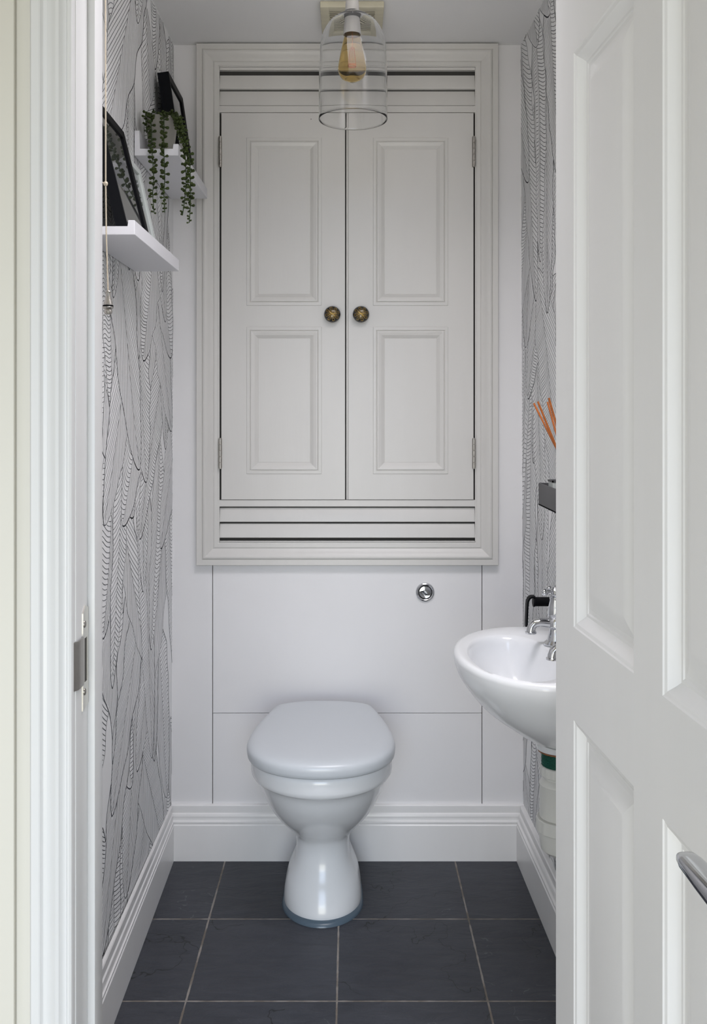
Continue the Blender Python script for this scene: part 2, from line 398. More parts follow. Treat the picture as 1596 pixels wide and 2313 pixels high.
# skirtings -------------------------------------------------
SK = [(0, 0), (.0195, 0), (.0195, .103), (.0165, .106), (.0175, .108), (.0185, .110), (.0185, .114), (.0145, .1165), (.0135, .121), (.0150, .128), (.0135, .134), (.0100, .137), (.0105, .139), (.0105, .157), (.0085, .160), (0, .160)]
mb = MB()
mb.sweep(SK, ([(-0.56, YB-t, z) for t, z in SK], [(0.56, YB-t, z) for t, z in SK]))
struct(mb.build('baseboard_back', M['gloss'], ang=25), 'white moulded skirting board along the back wall', 'skirting')
mb = MB(); k = .012
mb.sweep(SK, ([(xl(YF, z)+t*1.0+.010, YF, z) for t, z in SK], [(xl(YB, z)+t*.55, YB-.019, z) for t, z in SK]))
struct(mb.build('baseboard_left', M['gloss'], ang=25), 'white moulded skirting board under the left papered wall', 'skirting')
mb = MB()
mb.sweep(SK, ([(xr(YF, z)-t*1.2, YF, z) for t, z in SK], [(xr(YB, z)-t*1.2, YB-.019, z) for t, z in SK]))
struct(mb.build('baseboard_right', M['gloss'], ang=25), 'white moulded skirting board under the right papered wall', 'skirting')

# door lining, stops and architraves -------------------------
def lining(mb, x0, x1):
    mb.box(x0, x1, 1.10, YF, 0, ZD+.03, bev=.0015)
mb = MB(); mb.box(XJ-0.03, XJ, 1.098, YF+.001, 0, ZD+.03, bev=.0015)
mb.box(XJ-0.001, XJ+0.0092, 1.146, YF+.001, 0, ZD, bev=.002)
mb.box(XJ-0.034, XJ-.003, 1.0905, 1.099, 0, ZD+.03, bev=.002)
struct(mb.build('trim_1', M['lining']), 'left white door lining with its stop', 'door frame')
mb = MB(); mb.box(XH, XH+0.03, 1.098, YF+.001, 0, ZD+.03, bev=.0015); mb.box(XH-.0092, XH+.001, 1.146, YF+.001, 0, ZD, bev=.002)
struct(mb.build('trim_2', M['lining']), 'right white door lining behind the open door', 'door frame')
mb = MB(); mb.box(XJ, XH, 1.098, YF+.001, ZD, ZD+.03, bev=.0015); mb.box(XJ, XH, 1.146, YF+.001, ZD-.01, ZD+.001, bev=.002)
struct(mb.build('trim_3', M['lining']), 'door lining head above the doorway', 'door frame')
# architrave profile: distance from outer edge, projection from wall plane y=1.10
xo = px(67, 0, 1.085)[0]; xi = px(162, 0, 1.085)[0]; AW = xi-xo
AP = [(0, 0), (0, .014), (.002, .0165), (.0110, .0170), (.0125, .0160), (.0135, .0140), (.0150, .0125), (.0190, .0120), (.0235, .0135), (.0275, .0165), (.0310, .0185), (.0345, .0170), (.0372, .0135), (.0395, .0120), (AW-.0075, .0115), (AW-.0055, .0145), (AW-.003, .0150), (AW-.001, .0135), (AW, .011), (AW, 0)]
def arch_v(xouter, s, name, label):
    mb = MB(); mb.sweep(AP, ([(xouter+s*a, 1.10-p, 0) for a, p in AP], [(xouter+s*a, 1.10-p, ZD+.10-a) for a, p in AP]))
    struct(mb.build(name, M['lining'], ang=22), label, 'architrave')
arch_v(xo, 1, 'trim_4', 'left moulded white architrave beside the doorway')
arch_v(XH+.004+AW, -1, 'trim_5', 'right moulded white architrave behind the open door')
mb = MB(); mb.sweep(AP, ([(xo+a, 1.10-p, ZD+.10-a) for a, p in AP], [(XH+.004+AW-a, 1.10-p, ZD+.10-a) for a, p in AP]))
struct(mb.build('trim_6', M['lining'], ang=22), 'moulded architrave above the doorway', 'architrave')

# strike plate on the left lining ----------------------------
zt = px(0, 1372, 1.12)[1]; zb = px(0, 1608, 1.12)[1]
t = thing('strike_plate', 'satin metal strike plate with a latch hole screwed to the left door lining', 'strike plate', (XJ, 1.12, zb))
mb = MB(); X = XJ+.0006
def plate_poly(mb, pts, x0, x1):
    mb.rings([[(x0, y, z) for y, z in pts], [(x1, y, z) for y, z in pts]])
y0, y1 = 1.121, 1.1435; zl0 = px(0, 1553, 1.11)[1]; zl1 = px(0, 1444, 1.11)[1]; hz0 = px(0, 1540, 1.13)[1]; hz1 = px(0, 1441, 1.13)[1]
yh0, yh1 = 1.1275, 1.138
plate_poly(mb, [(y0, zb), (y1, zb+.004), (y1, hz0), (y0, hz0)], XJ-.001, XJ+.0016)
plate_poly(mb, [(y0, hz1), (y1, hz1), (y1, zt-.004), (y0+.010, zt), (y0+.001, zt-.008)], XJ-.001, XJ+.0016)
plate_poly(mb, [(y0, hz0), (yh0, hz0), (yh0, hz1), (y0, hz1)], XJ-.001, XJ+.0016)
plate_poly(mb, [(yh1, hz0), (y1, hz0), (y1, hz1), (yh1, hz1)], XJ-.001, XJ+.0016)
mb.build('plate', M['satin'], t)
mb = MB()
lip = [(XJ+.0010, 1.123), (XJ+.0016, 1.108), (XJ+.0010, 1.100), (XJ-.0025, 1.094), (XJ-.0035, 1.0905)]
r0 = []; r1 = []
outl = [(x, y) for x, y in lip] + [(x+.0014, y-.0008) for x, y in lip[::-1]]
mb.rings([[(x, y, zl0) for x, y in outl], [(x, y, zl1) for x, y in outl]])
mb.build('lip', M['steel'], t)
mb = MB().box(XJ-.003, XJ+.0004, yh0, yh1, hz0, hz1); mb.build('latch_hole', M['dark'], t)
for zz in (zt-.022, zb+.022):
    MB().lathe([(.0042, 0), (.0042, .0008), (.003, .0016), (.0, .0018)], (XJ+.0014, 1.128, zz), 'x', 20).build('screw', M['steel'], t)

# ------------------------------------------------------------------ open door (hinged on the right)
def panelled(mb, x0, x1, z0, z1, y, panels, prof):
    """flat face at depth y with nested mouldings in each panel; prof (inset, dy) dy>0 goes into the face"""
    xs = sorted({x0, x1} | {p[0] for p in panels} | {p[1] for p in panels})
    zs_ = sorted({z0, z1} | {p[2] for p in panels} | {p[3] for p in panels})
    for a, b in zip(xs, xs[1:]):
        for c, d in zip(zs_, zs_[1:]):
            mx, mz = (a+b)/2, (c+d)/2
            if any(p[0] < mx < p[1] and p[2] < mz < p[3] for p in panels): continue
            mb.quad((a, y, c), (b, y, c), (b, y, d), (a, y, d))
    for p in panels:
        mb.frame(*p, [(i, y+dy) for i, dy in prof], closed=True)
    return mb
DW = 0.600; DT = 0.040; DZ0 = 0.008; DZ1 = 2.05
d_ang = math.atan(0.057)
# local door coordinates: u from the hinge edge (0) to the lock edge (DW); face y=0; z
us = [(0.0702, 0.2545), (0.3210, 0.5050)]
zsd = [(0.20, 0.960), (1.063, 1.80), (1.90, 1.97)]
zsd = [(0.22, 0.960), (1.063, 1.70), (1.80, 1.965)]
pan = [(a, b, c, d) for a, b in us for c, d in zsd]
DP = [(0, 0), (.0025, .0005), (.006, .004), (.011, .0078), (.0155, .0092), (.018, .0092), (.0195, .0105), (.022, .0105), (.040, .0065), (.050, .0035), (.0515, .0030)]
DP = [(0, 0), (.0015, .0012), (.005, .0022), (.011, .0075), (.015, .0100), (.018, .0100), (.0195, .0112), (.024, .0112), (.034, .0080), (.044, .0052), (.046, .0050)]
mb = MB(); panelled(mb, 0, DW, DZ0, DZ1, 0, pan, DP); panelled(mb, 0, DW, DZ0, DZ1, DT, pan, [(i, -d) for i, d in DP])
for a in (0, DW): mb.quad((a, 0, DZ0), (a, DT, DZ0), (a, DT, DZ1), (a, 0, DZ1))
for z in (DZ0, DZ1): mb.quad((0, 0, z), (DW, 0, z), (DW, DT, z), (0, DT, z))
bmesh.ops.remove_doubles(mb.bm, verts=mb.bm.verts[:], dist=1e-5)
door = mb.build('door_1', M['door'], ang=12)
struct(door, 'white six panel door standing open on the right', 'door')
# local +u -> world (sin, -cos); local +y (into thickness) -> world +x
hx = 0.2440; hy = 1.0997
def dmat():
    u = Vector((math.sin(d_ang), -math.cos(d_ang), 0)); v = Vector((math.cos(d_ang), math.sin(d_ang), 0))
    return Matrix(((u.x, v.x, 0, hx), (u.y, v.y, 0, hy), (0, 0, 1, 0), (0, 0, 0, 1)))
door.data.transform(Matrix.Translation((0, 0, 0))); door.matrix_world = dmat()
def door_part(mb, name, m, label=None, parent=None):
    o = mb.build(name, m); o.parent = parent or door
    if label: o['label'] = label
    return o
hz = 1.008; hu = 0.555
mb = MB().lathe([(.026, 0), (.026, -.006), (.022, -.009), (.011, -.010), (.0095, -.014), (.0095, -.040), (.012, -.046), (.012, -.052), (.008, -.055)], (hu, 0, hz), 'y', 32)
prof_h = []
for uu, h_, w_ in ((0.006, .0065, .0085), (-.010, .0070, .0095), (-.035, .0058, .0090), (-.060, .0046, .0080), (-.068, .0038, .0065), (-.0705, .0024, .0040)):
    prof_h.append([(hu+uu, -.051+w_*math.copysign(abs(math.cos(q))**.6, math.cos(q)), hz+h_*math.copysign(abs(math.sin(q))**.6, math.sin(q))) for q in [2*PI*i/28 for i in range(28)]])
mb.rings(prof_h)
handle = door_part(mb, 'handle', M['chrome'], 'chrome lever handle')
for zz in (0.25, 1.05, 1.85):
    door_part(MB().lathe([(.006, 0), (.006, .09)], (-.003, DT+.002, zz), 'z', 16), 'hinge', M['steel'])

# ------------------------------------------------------------------ cupboard
YC = 2.690                                            # front of its frame
def cx(x, d=YC): return px(x, 0, d)[0]
def cz(y, d=YC): return px(0, y, d)[1]
cab = thing('wall_cupboard', 'tall built-in white wall cupboard with two panelled doors and slatted vents above the toilet', 'cupboard', (cx(784), YC, cz(1277)))
X0, X1, Z0, Z1 = cx(443), cx(1125), cz(1277), cz(98)
fp = [(0, YB), (0, YC), (.001, YC-.001), (.0155, YC-.001), (.017, YC+.0008), (.0185, YC-.0018), (.021, YC-.0035), (.025, YC-.0040), (.030, YC-.0020), (.036, YC+.0025), (.042, YC+.0060), (.047, YC+.0085), (.050, YC+.0075), (.0515, YC+.0062), (.0615, YC+.0062), (.0625, YC+.0078), (.0665, YC+.0078)]
mb = MB().frame(X0, X1, Z0, Z1, fp)
OX0, OX1, OZ0, OZ1 = X0+.0665, X1-.0665, Z0+.0665, Z1-.0665
YI = YC+.0078                                         # inner rail plane
dz0, dz1 = cz(1130), cz(252); lz1a, lz1b = cz(237), cz(156); lz0a, lz0b = cz(1223), cz(1145)
# top and bottom rails and stiles in the inner plane
mb.box(OX0-.001, OX1+.001, YI, YB-.001, dz1, lz1a, bev=.0008, seg=1)
mb.box(OX0-.001, OX1+.001, YI, YB-.001, lz0b, dz0, bev=.0008, seg=1)
mb.box(OX0-.001, OX1+.001, YI, YB-.001, lz1b, OZ1+.001); mb.box(OX0-.001, OX1+.001, YI, YB-.001, OZ0-.001, lz0a)
# beaded inner edge of frame
mb.build('frame', M['cab'], cab, ang=20)
# dark interior seen in the joints
MB().box(OX0-.002, OX1+.002, YB-.0018, YB-.0008, OZ0, OZ1).build('interior', M['dark'], cab)
def slat(zb_, zt_, lower):
    n = 20; rs = []
    pr = [(YI+.0035, zb_), (YI+.0015, zb_+.001)]
    hgt = zt_-zb_
    for i in range(9):
        a = i/8; pr.append((YI+.0012+.0030*a+.0060*a*a, zb_+.0015+hgt*a*.95))
    pr += [(YB-.002, zt_), (YB-.002, zb_)]
    m2 = MB(); m2.rings([[(OX0, y, z) for y, z in pr], [(OX1, y, z) for y, z in pr]])
    return m2.build('louvre_slat', M['cab'], cab, ang=20)
slat(cz(198.5), cz(165), 0); slat(cz(236), cz(201), 0)
slat(cz(1180), cz(1148), 1); slat(cz(1216), cz(1184), 1)
YDf = YC+.0045
CPR = [(0, 0), (.001, -.0022), (.009, -.0026), (.011, -.0005), (.013, -.0034), (.016, -.0036), (.024, -.0012), (.031, .0030), (.0325, .0042), (.0338, .0046), (.0345, .0036)]
def cab_door(xa_, xb_, pxs, name='door', knobx=0, hingex=0, rebate=False, label=''):
    pans = [(cx(pxs[0]), cx(pxs[1]), cz(690), cz(310)), (cx(pxs[0]), cx(pxs[1]), cz(1071), cz(738))]
    m2 = MB(); a, b = cx(xa_), cx(xb_); z0, z1 = dz0+.0012, dz1-.0022
    panelled(m2, a+.001, b-.001, z0+.001, z1-.001, YDf, pans, CPR)
    m2.frame(a, b, z0, z1, [(0, YB-.003), (0, YDf+.001), (.001, YDf)])
    bmesh.ops.remove_doubles(m2.bm, verts=m2.bm.verts[:], dist=1e-5)
    d = m2.build('door', M['cab'], cab, ang=14); d['label'] = label
    # knob
    kx, kz = cx(knobx, 2.665), cz(709, 2.665)
    kn = MB().lathe([(.008, YDf+.002), (.007, YDf-.004), (.009, YDf-.008), (.018, YDf-.010), (.0232, YDf-.014), (.0242, YDf-.018), (.0232, YDf-.022), (.0195, YDf-.0265), (.012, YDf-.0300), (.006, YDf-.0312), (.0005, YDf-.0316)], (kx, 0, kz), 'y', 40).build('knob', M['knobblack'], d)
    kn['label'] = 'round black knob with gold petal pattern'
    def dome(r):      # height of the knob surface at radius r
        return YDf + float(np.interp(r, [.0005, .006, .012, .0195, .0232], [-.0316, -.0312, -.0300, -.0265, -.0220])) - .0003
    mm = MB()
    for q in range(8):
        a0 = q*PI/4 + .2
        for (ra, rb, wdt) in ((.0015, .0198, .34), (.006, .0150, .16)):
            pts = []
            for i in range(25):
                t_ = 2*PI*i/24; rr = (ra+rb)/2 - (rb-ra)/2*math.cos(t_); aa = a0 + wdt*math.sin(t_)*(0.35+.65*rr/rb)
                pts.append((kx+rr*math.cos(aa), dome(rr)-.0002, kz+rr*math.sin(aa)))
            mm.tube(pts, (.0006 if rb > .018 else .00045), 6, caps=False)
    mm.lathe([(.0018, YDf-.0314), (.0016, YDf-.0325), (.0003, YDf-.033)], (kx, 0, kz), 'y', 12)
    mm.build('inlay', M['gold'], d)['label'] = 'gold petals on the knob'
    for (ya, yb_) in ((307, 374), (991, 1058)):
        hx_ = cx(hingex, 2.68); h0, h1 = cz(yb_, 2.68), cz(ya, 2.68); n5 = 5; m3 = MB()
        for k_ in range(n5):
            zA = h0+(h1-h0)*k_/n5+.0006; zB = h0+(h1-h0)*(k_+1)/n5-.0006
            m3.lathe([(.0046, zA), (.0052, zA+.0006), (.0052, zB-.0006), (.0046, zB)], (hx_, YDf-.0045, 0), 'z', 16)
        m3.lathe([(.0040, h0-.002), (.0040, h1+.002)], (hx_, YDf-.0045, 0), 'z', 12)
        m3.box(hx_-.0045, hx_+.0045, YDf-.002, YDf+.002, h0, h1)
        m3.build('hinge', M['steel'], d)
    return d
dl = cab_door(499, 779, (556, 726), knobx=750, hingex=496, label='left cupboard door with two moulded panels')
dr = cab_door(786, 1069.5, (842, 1012), knobx=815, hingex=1071, label='right cupboard door with two moulded panels')
# beaded meeting edge of the right door
MB().box(cx(781.5), cx(785.8), YDf+.0015, YB-.003, dz0+.0012, dz1-.0022, bev=.0012).build('meeting_bead', M['cab'], dr)
MB().lathe([(.0014, YDf+.0001), (.0012, YDf-.0004), (.0002, YDf-.0005)], (cx(702), 0, cz(268)), 'y', 10).build('screw_hole', M['dark'], dl)

# ------------------------------------------------------------------ flush button
bx, bz = px(959.5, 1337, YB)
t = thing('flush_button', 'small round chrome dual flush button on the white panel right above the toilet', 'flush button', (bx, YB-.0004, bz))
MB().lathe([(.0275, YB-.0004), (.0275, YB-.003), (.0262, YB-.0062), (.0235, YB-.0078), (.0205, YB-.0062), (.0192, YB-.0035), (.0190, YB-.0004)], (bx, 0, bz), 'y', 48, cap0=False, cap1=False).build('ring', M['chrome'], t)
MB().lathe([(.0193, YB-.0006), (.0193, YB-.0016)], (bx, 0, bz), 'y', 40).build('recess', M['dark'], t)
curve = [(-.0180, .0022), (-.0135, .0034), (-.0085, .0030), (-.003, -.0012), (.003, -.0058), (.0085, -.0085), (.0135, -.0090), (.0160, -.0085)]
def half(sign):
    arc = []
    a0 = math.atan2(curve[-1][1], curve[-1][0]); a1 = math.atan2(curve[0][1], curve[0][0])
    if sign > 0: a1_ = a1 if a1 > a0 else a1+2*PI
    else: a1_ = a1 if a1 < a0 else a1-2*PI
    for i in range(1, 24):
        a = a0+(a1_-a0)*i/24; arc.append((.0178*math.cos(a), .0178*math.sin(a)))
    return [(x, z+sign*.0005) for x, z in curve] + arc
for sgn, nm in ((1, 'full_flush_button'), (-1, 'half_flush_button')):
    pts = half(sgn); mb = MB()
    cxm, czm = sum(p[0] for p in pts)/len(pts), sum(p[1] for p in pts)/len(pts)
    mb.rings([[(bx+x, YB-.001, bz+z) for x, z in pts], [(bx+x, YB-.0052, bz+z) for x, z in pts], [(bx+cxm+(x-cxm)*.93, YB-.0062, bz+czm+(z-czm)*.93) for x, z in pts], [(bx+cxm+(x-cxm)*.4, YB-.0070+.002*(sgn < 0), bz+czm+(z-czm)*.4) for x, z in pts]])
    mb.build('button_half', M['chrome'], t, ang=25)

# ------------------------------------------------------------------ toilet
TX = -0.0725
def dring(c, z, hw, f, mid, b, n=72, ne=3.2, nf=2.0, zf=None):
    """plan outline in (u, v): half width hw, front f, widest at mid, back b; returns (u, v)"""
    out = []
    for i in range(n):
        a = 2*PI*i/n - PI/2
        ca, sa = math.cos(a), math.sin(a)
        e = nf if sa < 0 else ne
        u = hw*math.copysign(abs(ca)**(2/e), ca)
        v = mid + ((mid-f) if sa < 0 else (b-mid))*math.copysign(abs(sa)**(2/e), sa)
        out.append((c+u, v, z if zf is None else zf(c+u, v)))
    return out
def interp(keys, n):
    """smooth interpolation of key rows (Catmull-Rom over index)"""
    K = [np.array(k, float) for k in keys]; out = []
    for i in range(len(K)-1):
        p0, p1, p2, p3 = K[max(i-1, 0)], K[i], K[i+1], K[min(i+2, len(K)-1)]
        for j in range(n):
            t = j/n
            out.append(.5*((2*p1)+(-p0+p2)*t+(2*p0-5*p1+4*p2-p3)*t*t+(-p0+3*p1-3*p2+p3)*t**3))
    out.append(K[-1]); return out
t = thing('toilet', 'white ceramic toilet with its domed lid closed, standing on the slate tiles', 'toilet', (TX, 2.5, 0))
# z, half width, front, mid, back
keys = [(0.002, .1000, 2.362, 2.475, 2.655), (.018, .1025, 2.358, 2.475, 2.655), (.045, .1010, 2.366, 2.475, 2.655), (.070, .0955, 2.378, 2.475, 2.655),
        (.095, .0845, 2.392, 2.475, 2.655), (.120, .0745, 2.403, 2.475, 2.655), (.150, .0705, 2.408, 2.475, 2.655), (.180, .0715, 2.402, 2.475, 2.655),
        (.200, .0800, 2.385, 2.470, 2.655), (.225, .0985, 2.350, 2.460, 2.655), (.255, .1180, 2.310, 2.440, 2.655), (.290, .1370, 2.272, 2.425, 2.655),
        (.330, .1535, 2.240, 2.415, 2.655), (.365, .1650, 2.220, 2.405, 2.655), (.380, .1700, 2.208, 2.40, 2.655)]
rs = [dring(TX, k[0], k[1], k[2], k[3], k[4]) for k in interp(keys, 4)]
mb = MB(); 
rimk = [(.3835, .1760, 2.1990, 2.39, 2.655), (.389, .1795, 2.1945, 2.39, 2.655), (.398, .1808, 2.192, 2.39, 2.655), (.420, .1808, 2.191, 2.39, 2.655), (.428, .1798, 2.192, 2.39, 2.655), (.4335, .1765, 2.196, 2.39, 2.652), (.435, .171, 2.202, 2.39, 2.648)]
rs += [dring(TX, k[0], k[1], k[2], k[3], k[4]) for k in rimk]
mb.rings(rs); mb.build('pan', M['ceramic'], t, ang=60)
# seat and lid: widest mid 2.36, back 2.64, tapered back
def lidring(z, s, tilt=0.0, dz=0.0):
    f, mid, b, hw = 2.178, 2.345, 2.640, .1868
    out = []
    for u, v, _ in dring(0, 0, hw, f, mid, b, n=96, ne=2.55, nf=2.15):
        if v > mid:                          # straight taper towards the hinge
            k_ = (v-mid)/(b-mid); lim = hw - (hw-.122)*k_**1.55
            u = max(-lim, min(lim, u*1.18))
        u *= s; v = mid+.06 + (v-mid-.06)*s
        out.append((TX+u, v, z + (v-2.178)*tilt + dz))
    return out
tl = .028
mb = MB().rings([lidring(.4355, .925, .012), lidring(.4355, .940, .012), lidring(.438, .945, .012), lidring(.4415, .945, .015), lidring(.443, .94, .020)])
mb.build('seat', M['seat'], t, ang=60)
lk = [(.4400, .955), (.4385, .972), (.4385, .982), (.4410, .990), (.4480, .9965), (.4560, 1.0), (.4620, .9985), (.4665, .991), (.4705, .975), (.4745, .945), (.4775, .90), (.480, .82), (.4815, .65), (.4825, .4), (.4828, .15)]
mb = MB().rings([lidring(z, s, tl) for z, s in lk]); mb.build('lid', M['seat'], t, ang=60)['label'] = 'closed pale grey white lid'
for sx in (-.075, .075):
    MB().lathe([(.011, 0), (.011, .014), (.009, .020), (.002, .022)], (TX+sx, 2.648, .434), 'z', 20).build('hinge', M['chrome'], t)
# silicone bead at the floor
mb = MB()
mb.rings([dring(TX, .0, .1085, 2.343, 2.475, 2.66), dring(TX, .004, .1080, 2.3440, 2.475, 2.66), dring(TX, .010, .1040, 2.352, 2.475, 2.66), dring(TX, .012, .1010, 2.362, 2.475, 2.655)])
mb.build('sealant_bead', M['seal'], t, ang=60)['label'] = 'blue grey sealant bead around the foot'

# ------------------------------------------------------------------ basin
BY = 1.95; WX = xr(BY, .8)-.0012
t = thing('wall_basin', 'small white ceramic wash basin fixed to the right papered wall', 'basin', (WX, BY, .60))
def bring(z, hw, f, mid, b, ne=7.0, n=96, nf=2.05, yc=BY):
    return [(v, u, zz) for u, v, zz in dring(yc, z, hw, f, mid, b, n, ne, nf)]
keys = [(.597, .046, .392, .440, .487), (.612, .050, .388, .440, .490), (.6245, .056, .382, .440, .494)]
rs = [bring(k[0], k[1], k[2], k[3], k[4], ne=2.1) for k in keys]
ok = [(.628, .100, .378, .440, WX), (.632, .118, .366, .438, WX), (.640, .138, .349, .435, WX), (.657, .165, .3240, .43, WX), (.688, .200, .2800, .42, WX), (.718, .222, .2520, .41, WX), (.750, .236, .2300, .40, WX), (.772, .2405, .2220, .395, WX), (.788, .2415, .2200, .395, WX)]
rs += [bring(*k) for k in interp(ok, 4)]
rs += [bring(.794, .240, .2215, .395, WX-.0008), bring(.7975, .236, .2255, .395, WX-.003), bring(.7985, .230, .231, .395, WX-.008)]
ik = [(.7970, .186, .2450, .345, .4300, 1.925), (.7935, .180, .2495, .345, .4260, 1.925), (.785, .174, .2540, .345, .4220, 1.925), (.765, .166, .2620, .348, .4150, 1.927), (.735, .148, .2800, .355, .4080, 1.93), (.705, .115, .3100, .365, .4040, 1.94), (.685, .070, .3450, .378, .4010, 1.945), (.677, .030, .3700, .385, .3980, 1.95)]
for k in interp(ik, 4): rs.append(bring(k[0], k[1], k[2], k[3], k[4], ne=2.3, yc=k[5]))
MB().rings(rs).build('bowl', M['ceramic'], t, ang=70)
MB().lathe([(.017, .6775), (.020, .679), (.018, .6805), (.010, .679), (.001, .6785)], (.384, BY, 0), 'z', 24).build('plug_hole', M['chrome'], t)
def tap(y, label):
    tx = .446; z0 = .7985
    T_ = thing('pillar_tap', label, 'tap', (tx, y, z0), 'chrome basin taps')
    MB().lathe([(.026, z0), (.026, z0+.003), (.0225, z0+.006), (.0180, z0+.010), (.0165, z0+.018), (.0135, z0+.026), (.0130, z0+.034), (.0165, z0+.038), (.0168, z0+.052), (.0135, z0+.057), (.0155, z0+.060), (.0165, z0+.066), (.0150, z0+.082), (.0118, z0+.096), (.0125, z0+.100), (.0125, z0+.103), (.008, z0+.105)], (tx, y, 0), 'z', 32).build('body', M['chrome'], T_)
    sp = MB().tube([(tx-.008, y, z0+.046), (tx-.020, y, z0+.047), (tx-.034, y, z0+.048), (tx-.044, y, z0+.046), (tx-.0505, y, z0+.040), (tx-.053, y, z0+.032), (tx-.0535, y, z0+.024)], [.0105, .0100, .0092, .0092, .0095, .0100, .0105], 24)
    sp.lathe([(.0105, z0+.0235), (.0122, z0+.0245), (.0122, z0+.0275), (.0105, z0+.0285)], (tx-.0535, y, 0), 'z', 24)
    sp.build('spout', M['chrome'], T_)
    hz_ = z0+.113
    hd = MB().lathe([(.007, z0+.104), (.008, hz_-.004), (.0115, hz_-.002), (.012, hz_+.006), (.008, hz_+.011), (.007, hz_+.013), (.001, hz_+.015)], (tx, y, 0), 'z', 24)
    for k_ in range(4):
        a = k_*PI/2+.30; dx_, dy_ = math.cos(a), math.sin(a)
        hd.tube([(tx+dx_*.008, y+dy_*.008, hz_+.002), (tx+dx_*.018, y+dy_*.018, hz_+.002), (tx+dx_*.0235, y+dy_*.0235, hz_+.002)], [.0045, .0042, .0036], 12)
        hd.lathe([(.0003, -.0078), (.0040, -.0067), (.0070, -.0035), (.0078, 0), (.0070, .0035), (.0040, .0067), (.0003, .0078)], (tx+dx_*.0265, y+dy_*.0265, hz_+.002), 'z', 14)
    hd.build('cross_handle', M['chrome'], T_)
tap(2.015, 'chrome cross head tap further from the open door, rising from the back of the basin')
tap(1.800, 'chrome tap nearer the open door, only its spout tip showing over the basin')
# bottle trap
bx_ = .439
t = thing('bottle_trap', 'white plastic bottle trap with a green threaded collar hanging under the basin', 'waste trap', (bx_, BY, .38))
MB().lathe([(.040, .5965), (.0445, .5955), (.0445, .5925), (.040, .5915)], (bx_, BY, 0), 'z', 32).build('washer', M['rust'], t)['label'] = 'rusty brown washer'
pf = [(.030, .5915)]; z = .590
while z > .561: pf += [(.0365, z), (.0365, z-.0009), (.0338, z-.0014), (.0338, z-.0022)]; z -= .0029
pf += [(.030, .560)]
MB().lathe(pf, (bx_, BY, 0), 'z', 32).build('threaded_collar', M['green'], t)['label'] = 'green threaded collar'
def ribbed(r, z0, z1, n=24, amp=.0012):
    rs_ = []
    for zz, rr in ((z0, r-.002), (z0+.0015, r), (z1-.0015, r), (z1, r-.002)):
        rs_.append([(bx_+(rr+amp*((i//3) % 2))*math.cos(2*PI*i/96), BY+(rr+amp*((i//3) % 2))*math.sin(2*PI*i/96), zz) for i in range(96)])
    return rs_
MB().rings(ribbed(.0385, .541, .562)).build('top_nut', M['pvc'], t)
MB().lathe([(.026, .542), (.031, .540), (.031, .534), (.040, .527), (.0415, .523), (.0405, .520), (.0405, .455), (.036, .450)], (bx_, BY, 0), 'z', 40).build('upper_body', M['pvc'], t)
MB().rings(ribbed(.0465, .425, .452, amp=.0008)).build('ring_nut', M['pvc'], t)
MB().lathe([(.040, .426), (.0415, .424), (.0400, .400), (.0370, .386), (.029, .379), (.010, .377)], (bx_, BY, 0), 'z', 40).build('lower_bottle', M['pvc'], t)
MB().tube([(bx_+.03, BY, .500), (.50, BY, .500), (xr(BY, .5)-.001, BY, .500)], .019, 20).build('outlet_pipe', M['pvc'], t)

# black roll holder on the right wall
ry = 2.30; wxr = xr(ry, .85)
x_a = px(1203, 0, ry)[0]; zc = px(0, 1359, ry)[1]
t = thing('roll_holder', 'black metal roll holder with a bent down strap on the wall behind the tap', 'roll holder', (wxr, ry, zc))
MB().lathe([(.0125, x_a), (.0130, x_a+.003), (.0115, x_a+.006), (.0115, wxr-.001)], (0, ry, zc), 'x', 28).build('bar', M['black'], t)
pts = []
xs0 = px(1199, 0, ry)[0]; r_ = .010
mb = MB()
path = [(x_a+.004, zc+.013), (x_a-.004, zc+.0128), (x_a-.010, zc+.009), (x_a-.0135, zc+.002), (x_a-.0150, zc-.012), (x_a-.0165, zc-.050), (x_a-.0165, zc-.062)]
th_ = .0022
rsq = []
for i, (a, b) in enumerate(path):
    p0 = path[max(i-1, 0)]; p1 = path[min(i+1, len(path)-1)]; dx_, dz_ = p1[0]-p0[0], p1[1]-p0[1]; l_ = math.hypot(dx_, dz_); nx_, nz_ = -dz_/l_*th_, dx_/l_*th_
    rsq.append([(a+nx_, ry-.011, b+nz_), (a+nx_, ry+.011, b+nz_), (a-nx_, ry+.011, b-nz_), (a-nx_, ry-.011, b-nz_)])
mb.rings(rsq).build('strap', M['black'], t)

# grey tray shelf with reed diffuser
sy0, sy1 = 1.66, 2.07; sx = .4205
t = thing('tray_shelf', 'dark grey metal tray shelf on the right papered wall above the basin', 'shelf', (xr(1.87, 1.1), 1.87, 1.096))
wx = xr(sy1, 1.1)-.001
mb = MB(); mb.box(sx, wx, sy0, sy1, 1.096, 1.099); mb.box(sx, sx+.003, sy0, sy1, 1.096, 1.1455, bev=.0008); mb.box(wx-.003, wx, sy0, sy1, 1.096, 1.135)
mb.box(sx, wx, sy0, sy0+.003, 1.096, 1.1455); mb.box(sx, wx, sy1-.003, sy1, 1.096, 1.1455); mb.build('tray', M['shelfgrey'], t)
for yy in (1.93, 1.99): MB().lathe([(.003, 1.0925), (.003, 1.0965)], (.4285, yy, 0), 'z', 10).build('foot', M['dark'], t)
